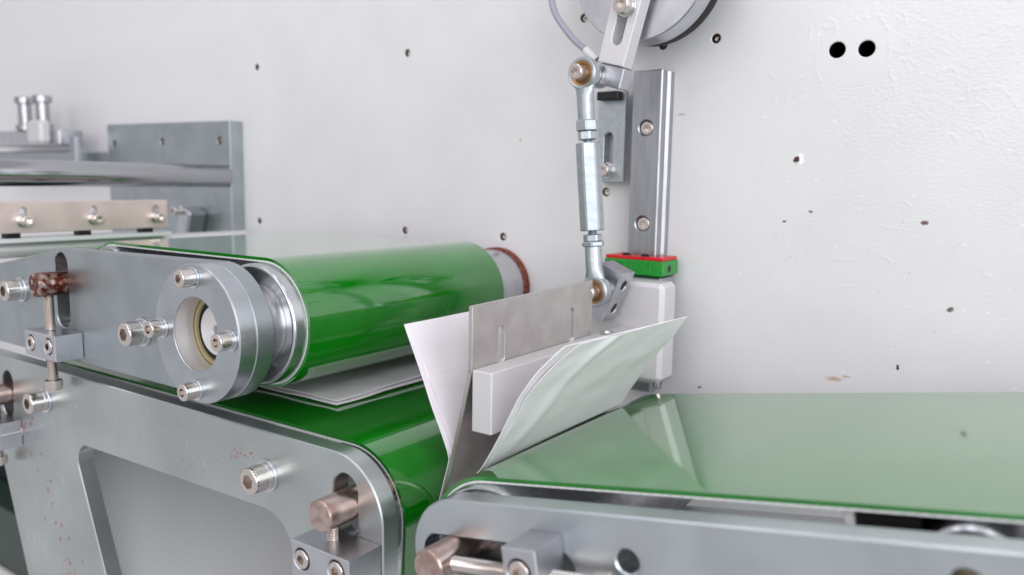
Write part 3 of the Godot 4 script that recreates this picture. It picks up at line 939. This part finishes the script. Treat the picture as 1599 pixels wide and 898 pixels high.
func build_crank() -> void:
	var D := Vector2(-220, 123.6)
	var t := thing("crank_disc", "round steel crank disc with a slotted white arm at the top edge", "crank", Vector3(D.x, D.y, 0))
	var mb := MB.new()
	mb.xf = Transform3D(Basis(), Vector3(D.x, D.y, 0))
	mb.lathe([Vector2(0, 33), Vector2(41, 33), Vector2(42.5, 34), Vector2(42.5, 49.2), Vector2(41.8, 50), Vector2(0, 50)], 120)
	part("disc", mb, mats.alu, t)
	mb = MB.new()
	mb.xf = Transform3D(Basis(), Vector3(D.x, D.y, 0))
	mb.lathe([Vector2(40.4, 33), Vector2(41.2, 32), Vector2(41.2, 22), Vector2(28, 20), Vector2(28, 0.05)], 90)
	part("hub", mb, mats.black, t)
	# arm
	mb = MB.new()
	var ang := deg_to_rad(-14.5)
	mb.xf = Transform3D(Basis(Vector3(0, 0, 1), ang), Vector3(-228.8, 67.2, 0))
	mb.ext(PackedVector2Array([Vector2(-8.4, 0), Vector2(8.6, 0), Vector2(9.8, 62), Vector2(-9.6, 62)]), [slot(Vector2(0.2, 14), Vector2(0.2, 52), 3.2)], 54, 65, 0.5)
	var arm := part("crank_arm", mb, mats.blasted, t)
	mb = MB.new()
	mb.xf = Transform3D(Basis(Vector3(0, 0, 1), ang), Vector3(-228.8, 67.2, 0))
	mb.box(-9.6, -12.5, 50.5, 7.6, -0.1, 61, 0.6)
	part("arm_foot", mb, mats.alu, arm)
	screw(arm, Vector3(-219.2, 98.2, 65), 6.0, Vector3(0, 0, 1), true, 0.2)
	# cable behind the arm
	t = thing("cable", "grey sensor cable curving down from the top beside the crank disc", "cable", Vector3(-253, 77, 30))
	mb = MB.new()
	var c := Curve3D.new()
	c.add_point(Vector3(-281, 150, 44), Vector3.ZERO, Vector3(-1, -14, 0))
	c.add_point(Vector3(-279, 110, 50), Vector3(-1.5, 8, 0), Vector3(2, -9, 0))
	c.add_point(Vector3(-266, 89.5, 50), Vector3(-5, 6, 0), Vector3(5, -5.5, 0))
	c.add_point(Vector3(-252, 77.5, 50), Vector3(-5, 4, 0), Vector3.ZERO)
	c.bake_interval = 1.5
	mb.sweep(Array(c.get_baked_points()), 2.0)
	part("cable_jacket", mb, mats.cable, t)
	mb = MB.new()
	mb.sweep([Vector3(-254, 79.2, 50), Vector3(-246, 72.4, 50)], 2.7)
	part("cable_sleeve", mb, mats.white_plastic, t)
	# connecting rod
	var A := Vector3(-237.1, 60.7, 80); var B := Vector3(-225.4, -62.8, 80)
	t = thing("connecting_rod", "zinc plated turnbuckle rod with bronze rod ends hanging from the crank arm", "rod", B)
	var dn := (B - A).normalized()
	var f := Transform3D(Basis(dn.cross(Vector3(0, 0, 1)).normalized(), Vector3(0, 0, 1), dn), A)   # local z runs down the rod
	f.basis.x = f.basis.y.cross(f.basis.z)
	for end in [0, 1]:
		var g := f if end == 0 else Transform3D(Basis(-f.basis.x, f.basis.y, -f.basis.z), B)
		mb = MB.new()
		mb.xf = Transform3D(Basis(), A if end == 0 else B)
		mb.lathe([Vector2(7.1, -3.2), Vector2(8.3, -3.4), Vector2(8.9, -2.8), Vector2(9.3, 0), Vector2(8.9, 2.8), Vector2(8.3, 3.4), Vector2(7.1, 3.2), Vector2(7.1, -3.2)], 56, 0, TAU, 20)
		mb.xf = g
		# flared neck from the eye to the shank: a square-ish cone
		var rings := [[7.0, 6.2, 3.1], [9.5, 5.6, 3.6], [12.5, 5.0, 4.6], [14.5, 4.9, 4.9], [26.2, 4.9, 4.9]]
		for k in rings.size() - 1:
			for i in 32:
				var p := []; var q := []
				for s in [[k, i], [k, i + 1], [k + 1, i + 1], [k + 1, i]]:
					var rr: Array = rings[s[0]]
					var w: float = TAU * s[1] / 32.0
					p.append(Vector3(cos(w) * rr[1], sin(w) * rr[2], rr[0])); q.append(Vector3(cos(w) / rr[1], sin(w) / rr[2], 0.02).normalized())
				mb.quad(p[0], p[1], p[2], p[3], q[0], q[1], q[2], q[3])
		var eye := part("rod_end", mb, mats.galv, t)
		mb = MB.new()
		mb.xf = Transform3D(Basis(), A if end == 0 else B)
		mb.lathe([Vector2(7.2, -2.8), Vector2(7.2, 2.7), Vector2(5.6, 2.4), Vector2(5.2, 2.0), Vector2(5.2, -2.8)], 44)
		part("bronze_liner", mb, mats.bronze, eye)
		mb = MB.new()
		mb.xf = Transform3D(Basis(), A if end == 0 else B)
		mb.lathe([Vector2(3, -4.4), Vector2(4.0, -4.4), Vector2(5.2, -2.2), Vector2(5.5, 0), Vector2(5.2, 2.2), Vector2(4.0, 4.4), Vector2(3, 4.4)], 40, 0, TAU, 60)
		part("ball", mb, mats.chrome, eye)
		screw(t, (A if end == 0 else B) + Vector3(0, 0, 4.4), 5.0, Vector3(0, 0, 1), false, 0.4)
		mb = MB.new()
		mb.xf = Transform3D(Basis(), A if end == 0 else B)
		if end == 0:
			mb.lathe([Vector2(3.0, -4.5), Vector2(6.2, -4.6), Vector2(6.2, -8.4), Vector2(5.2, -8.6), Vector2(6.6, -8.8), Vector2(6.6, -13.2), Vector2(5.2, -13.4), Vector2(6.6, -13.6), Vector2(6.6, -18.9)], 40, 0, TAU, 20)
		else:
			mb.lathe([Vector2(3.0, -4.5), Vector2(5.4, -4.6), Vector2(5.4, -9.9)], 40, 0, TAU, 20)
		part("spacer", mb, mats.washer, t)
	var hexes := [[26.2, 32.4, 11.2, "jam_nut"], [32.4, 37.4, 9.6, "jam_nut"], [38.9, 89.0, 12.2, "turnbuckle_body"], [91.0, 95.2, 9.6, "jam_nut"], [95.2, 98.0, 11.6, "jam_nut"]]
	for h in hexes:
		mb = MB.new()
		mb.xf = f * Transform3D(Basis(Vector3(0, 0, 1), deg_to_rad(h[0] * 7.0 if h[2] < 12.0 else 27.0)), Vector3.ZERO)
		var R: float = h[2] / 2.0 / cos(PI / 6)
		var hexagon := PackedVector2Array()
		for k in 6:
			var m := Vector2.from_angle(PI / 3 * k) * R
			var pr := Vector2.from_angle(PI / 3 * k - 0.10) * R * 0.985; var nx := Vector2.from_angle(PI / 3 * k + 0.10) * R * 0.985
			hexagon.append_array([pr, nx])
		mb.ext(hexagon, [], h[0], h[1], 0.5, 3)
		part(h[3], mb, mats.galv, t)
	mb = MB.new()
	mb.xf = f
	thread(mb, 2.7, 30, 100, 0.9)
	part("threaded_stud", mb, mats.galv, t)

func build_pusher() -> void:
	var t := thing("pusher", "bent steel pusher blade with two slots clamped to a white bar and carriage plate", "pusher", Vector3(-220, -120, 30))
	var mb := MB.new()
	mb.box(-250, -119.6, 30.3, -196.6, -59.2, 50, 2.6)
	part("carriage_plate", mb, mats.blasted, t)
	mb = MB.new()
	mb.box(-222.2, -115.8, 50.1, -210.9, -86.6, 200, 0.5)
	var bar := part("bar", mb, mats.blasted, t)
	mb = MB.new()
	mb.xf = frame(Vector3(-216.6, -86.55, 80), Vector3(0, 1, 0))
	mb.lathe([Vector2(4.4, 0.5), Vector2(4.1, 1.0), Vector2(2.4, 1.0), Vector2(2.0, 0.0)], 32)
	part("bar_screw", mb, mats.washer, bar)
	# blade: upper half upright with slots, lower half leaning left
	mb = MB.new()
	mb.xf = Transform3D(Basis(Vector3(0, 0, -1), Vector3(0, 1, 0), Vector3(1, 0, 0)), Vector3.ZERO)       # local x = minus z, local z = x
	mb.ext(PackedVector2Array([Vector2(-200, -87.6), Vector2(-89, -87.6), Vector2(-89, -55.2), Vector2(-200, -57.2)]), [slot(Vector2(-177, -84.6), Vector2(-177, -72.0), 2.8), slot(Vector2(-111.4, -84.6), Vector2(-111.4, -71.2), 2.8)], -224.5, -222.3, 0.2)
	mb.xf = Transform3D(Basis(), Vector3(-223.4, -87.6, 0)) * Transform3D(Basis(Vector3(0, 0, 1), -0.228), Vector3.ZERO) * Transform3D(Basis(Vector3(0, 0, -1), Vector3(0, 1, 0), Vector3(1, 0, 0)), Vector3.ZERO)
	mb.ext(PackedVector2Array([Vector2(-200, -84), Vector2(-89, -84), Vector2(-89, 0.25), Vector2(-200, 0.25)]), [], -1.1, 1.1, 0.2)
	part("blade", mb, mats.blade, t)
	# lug
	mb = MB.new()
	var up := Vector3(0.385, 0.923, 0); var side := Vector3(0.923, -0.385, 0)
	mb.xf = Transform3D(Basis(Vector3(0, 0, -1), up, side), Vector3(-214.3, -53.4, 61))     # local origin: top of the right face
	mb.ext(PackedVector2Array([Vector2(-9, -31.5), Vector2(9, -31.5), Vector2(9, 0), Vector2(-9, 0)]), [circle(Vector2(0.8, -8.0), 3.2, 28), circle(Vector2(0.8, -23.5), 3.2, 28)], -17, 0, 0.5)
	part("lug", mb, mats.alu, t)
	mb = MB.new()
	mb.xf = frame(Vector3(-203.5, -119.5, 40), Vector3(0, -1, 0))
	mb.lathe([Vector2(2.2, 0), Vector2(2.2, 4.5), Vector2(1.6, 5), Vector2(0, 5)], 20)
	part("screw_tip", mb, mats.screw, t)

func wob(f: FastNoiseLite, a: float, b: float, s: float) -> float:
	return f.get_noise_2d(a, b) * s

func build_napkins() -> void:
	var f := FastNoiseLite.new(); f.seed = 14; f.frequency = 1.1; f.fractal_octaves = 2
	var t := thing("napkin", "white paper napkin folded upright into a V round the pusher blade", "napkin", Vector3(-238, -165, 140))
	# left leaf, three plies
	for k in 3:
		var off := k * 0.7; var z1 := 199.4 - k * 2.6; var topy := -70.4 - k * 0.7
		var left := func(u: float, w: float) -> Vector3:
			var z := lerpf(z1, 82.0, u)
			var y := lerpf(topy, -158.0, w)
			var x := lerpf(-264.8, -224.7, w) + off
			var blade_x := -225.6 + minf(0.0, (y + 87.6) * 0.232) - (2 - k) * 0.45
			x = minf(x, blade_x) - 0.5 * exp(-absf(x - blade_x) * 0.5)
			x += 2.0 * sin(w * PI) * (0.4 - u) + wob(f, u * 2 + k * 9, w * 2, 0.8)
			return Vector3(x, y, z + 2.4 * (1.0 - w) * (1 - u) * (0 if k == 0 else 1))
		var mb := MB.new()
		mb.sheet(left, 30, 24, 0.35)
		part("left_ply", mb, mats.napkin, t, Rect2(), true)
	# right leaf, three plies that follow the roller and then lean right
	for k in 2:
		var z1 := 203.0 - k * 4.0; var off := k * 1.3
		var leaf := func(u: float, w: float) -> Vector3:
			# w: 0 at the hem (top), 1 in the gap
			var front := Curve2D.new()
			var z := lerpf(z1 - (10.0 + 7.0 * k) * pow(maxf(0.0, 1.0 - w / 0.34), 2.0) + 1.5 * sin(w * 9.0) * (k * 0.6), 85.0, u)
			var y: float; var x: float
			var c := Vector2(-190.5, -158.3)
			var base := c + Vector2.from_angle(deg_to_rad(lerpf(132.0, 113.0, u))) * (35.0 + (2 - k) * 0.35)
			if w > 0.74:
				var q := (w - 0.74) / 0.26
				var ang := deg_to_rad(lerpf(lerpf(132.0, 113.0, u), 172.0, q))
				var p := c + Vector2.from_angle(ang) * (35.0 + (2 - k) * 0.35)
				x = p.x; y = p.y
			else:
				var q := 1.0 - w / 0.74
				var top := Vector2(lerpf(-177.2, -166.8, u) + off * (1.0 - u) * 1.3, -70.6 - k * 0.5 * (1.0 - u))
				var tang := (Vector2(0.62, 1.0)).normalized() if u < 2.0 else Vector2.UP
				var m1 := base + Vector2.from_angle(deg_to_rad(lerpf(58.0, 64.0, u))) * 24.0
				var m2 := top - Vector2.from_angle(deg_to_rad(lerpf(49.0, 57.0, u))) * 22.0
				var p := base.bezier_interpolate(m1, m2, top, q)
				x = p.x; y = p.y
				x += wob(f, u * 2.2 + k * 5, w * 2.4 + 7, 0.9) * sin(clampf(q, 0, 1) * PI * 0.8)
				x += 1.6 * exp(-pow((u - 0.10 - 0.20 * q) / 0.05, 2.0)) * smoothstep(0.0, 0.3, q) * (1 if k == 1 else 0)
			return Vector3(x, y, z)
		var mb := MB.new()
		mb.sheet(leaf, 44, 40, 0.35)
		part("right_ply", mb, mats.napkin, t, Rect2(), true)
	# folded napkin lying on the lower belt
	t = thing("napkin", "flat folded white napkin lying on the lower belt under the upper belt roller", "napkin", Vector3(-365, -125, 125))
	for k in 2:
		var zf := 187.0 - k * 2.2; var xr := -326.5 - k * 1.6
		var flat := func(u: float, w: float) -> Vector3:
			var x := lerpf(-450.0, xr, u)
			var z := lerpf(zf, 62.0, w)
			var y := -125.05 + k * 1.3 + wob(f, u * 3 + k * 4, w * 3, 0.5) + 0.4
			y += 2.2 * pow(u, 6.0) * (0.35 + 0.65 * w) * (0.4 + 0.3 * k)
			return Vector3(x + wob(f, w * 2, k * 3.0, 1.5) * u, y, z)
		var mb := MB.new()
		mb.sheet(flat, 30, 24, 0.5)
		part("ply", mb, mats.napkin, t, Rect2(), true)

func build_left_background() -> void:
	# wall bracket
	var t := thing("mounting_block", "blurred square zinc block on the wall with three holes along its top", "mounting block", Vector3(-758, -75, 0))
	var holes := []
	for p in [Vector2(-853, 31.5), Vector2(-763, 33.0), Vector2(-669, 32.6)]: holes.append(circle(p, 3.6, 24))
	var mb := MB.new()
	mb.ext(PackedVector2Array([Vector2(-866, -110), Vector2(-653, -110), Vector2(-653, 50.6), Vector2(-866, 52.4)]), holes, 0.05, 14.5, 0.6)
	part("block", mb, mats.zinc, t)
	for p in [Vector2(-853, 31.5), Vector2(-763, 33.0), Vector2(-669, 32.6)]:
		mb = MB.new(); mb.xf = Transform3D(Basis(), Vector3(p.x, p.y, 0))
		mb.lathe([Vector2(3.5, 13.8), Vector2(3.5, 6), Vector2(2.4, 9), Vector2(0, 9)], 24)
		part("set_screw", mb, mats.screw, t)
	mb = MB.new()
	mb.xf = Transform3D(Basis(Vector3(0, 0, 1), -0.35), Vector3(-703, -44, 0))
	mb.box(-9, -18, 14.6, 9, 12, 34, 2.0)
	var cl := part("clamp", mb, mats.alu, t)
	screw(cl, Vector3(-706, -34, 34), 5.0)
	# chromed bars that run from the wall towards the viewer
	t = thing("guide_bar", "thick polished round bar ending at the zinc block on the wall", "bar", Vector3(-659, -0.6, 15))
	mb = MB.new(); mb.xf = Transform3D(Basis(), Vector3(-659.4, -0.6, 0))
	mb.lathe([Vector2(0, 14.6), Vector2(9.2, 14.6), Vector2(10.2, 16), Vector2(10.2, 330), Vector2(9.4, 331), Vector2(0, 331)], 64)
	part("bar", mb, mats.chrome, t)
	t = thing("guide_bar", "bright round bar low under the pink tinted strip at far left", "bar", Vector3(-636, -56, 15))
	mb = MB.new(); mb.xf = Transform3D(Basis(), Vector3(-636, -56.2, 0))
	mb.lathe([Vector2(0, 14.6), Vector2(6.2, 14.6), Vector2(6.2, 330), Vector2(5.6, 331), Vector2(0, 331)], 56)
	part("bar", mb, mats.blasted, t)
	# pink tinted strip with three slotted screws, and the ledge it stands on
	t = thing("clamp_strip", "pink tinted metal strip with three slotted screws at far left", "strip", Vector3(-624, -44, 200))
	mb = MB.new()
	mb.xf = Transform3D(Basis(Vector3(0, 0, -1), Vector3(0, 1, 0), Vector3(1, 0, 0)), Vector3.ZERO)
	holes = []
	for z in [264.0, 213.0, 162.0, 111.0]: holes.append(slot(Vector2(-z, -34.5), Vector2(-z, -28.5), 3.4, 10))
	mb.ext(PackedVector2Array([Vector2(-330, -43.4), Vector2(-100.6, -43.4), Vector2(-100.6, -20.8), Vector2(-330, -20.8)]), holes, -627, -620, 0.5)
	part("strip", mb, mats.nickel, t)
	for z in [264.0, 213.0, 162.0, 111.0]:
		screw(t, Vector3(-620, -34.5, z), 5.0, Vector3(1, 0, 0), true, z)
	for z in [270.0, 219.0, 168.0, 117.0]:
		mb = MB.new()
		mb.box(-632, -48.6, z - 4.5, -622.6, -43.5, z + 4.5, 0.3)
		part("spacer_foot", mb, mats.dark_steel, t)
	mb = MB.new()
	mb.box(-645, -50.5, 97, -621, -47.2, 330, 0.4)
	part("ledge", mb, mats.ledge, t)
	# clamp unit with two thumb bolts, far and blurred
	t = thing("bolt_clamp", "blurred bright clamp unit with two upright bolts at the far left", "clamp", Vector3(-960, 20, 0))
	mb = MB.new()
	mb.box(-1100, 30, 20, -905, 47, 46, 1.5)
	part("clamp_bar", mb, mats.alu, t)
	mb = MB.new()
	mb.box(-1100, 5, 0.05, -892, 24, 36, 1.5)
	part("clamp_base", mb, mats.zinc, t)
	mb = MB.new()
	mb.box(-952, 31, 46.1, -920, 56, 58, 3.0)
	part("clamp_jaw", mb, mats.blasted, t)
	for x in [-990.0, -949.0]:
		mb = MB.new()
		mb.xf = frame(Vector3(x, 40, 41), Vector3(0, 1, 0))
		mb.lathe([Vector2(10, 7), Vector2(10, 13), Vector2(7, 14), Vector2(7, 36), Vector2(10, 37), Vector2(10, 43), Vector2(9, 44), Vector2(0, 44)], 36)
		part("bolt", mb, mats.chrome, t)
	mb = MB.new()
	mb.box(-893, 8, 36.1, -880, 39, 42, 1.0)
	part("stop", mb, mats.steel, t)
	# dark machine bed under the lower conveyor
	t = thing("machine_bed", "dark green machine bed with a pale lower edge at the bottom left corner", "machine bed", Vector3(-960, -700, 60))
	mb = MB.new()
	mb.box(-1500, -640, 0.1, -640, -290, 60, 1.0)
	part("recess", mb, mats.black, t)
	mb = MB.new()
	mb.box(-1500, -452, 60.1, -640, -378, 100, 1.0)
	part("green_panel", mb, mats.dark_green, t)
	mb = MB.new()
	mb.box(-1500, -560, 60.1, -640, -452.2, 104, 1.0)
	part("pale_edge", mb, mats.pale_strip, t)
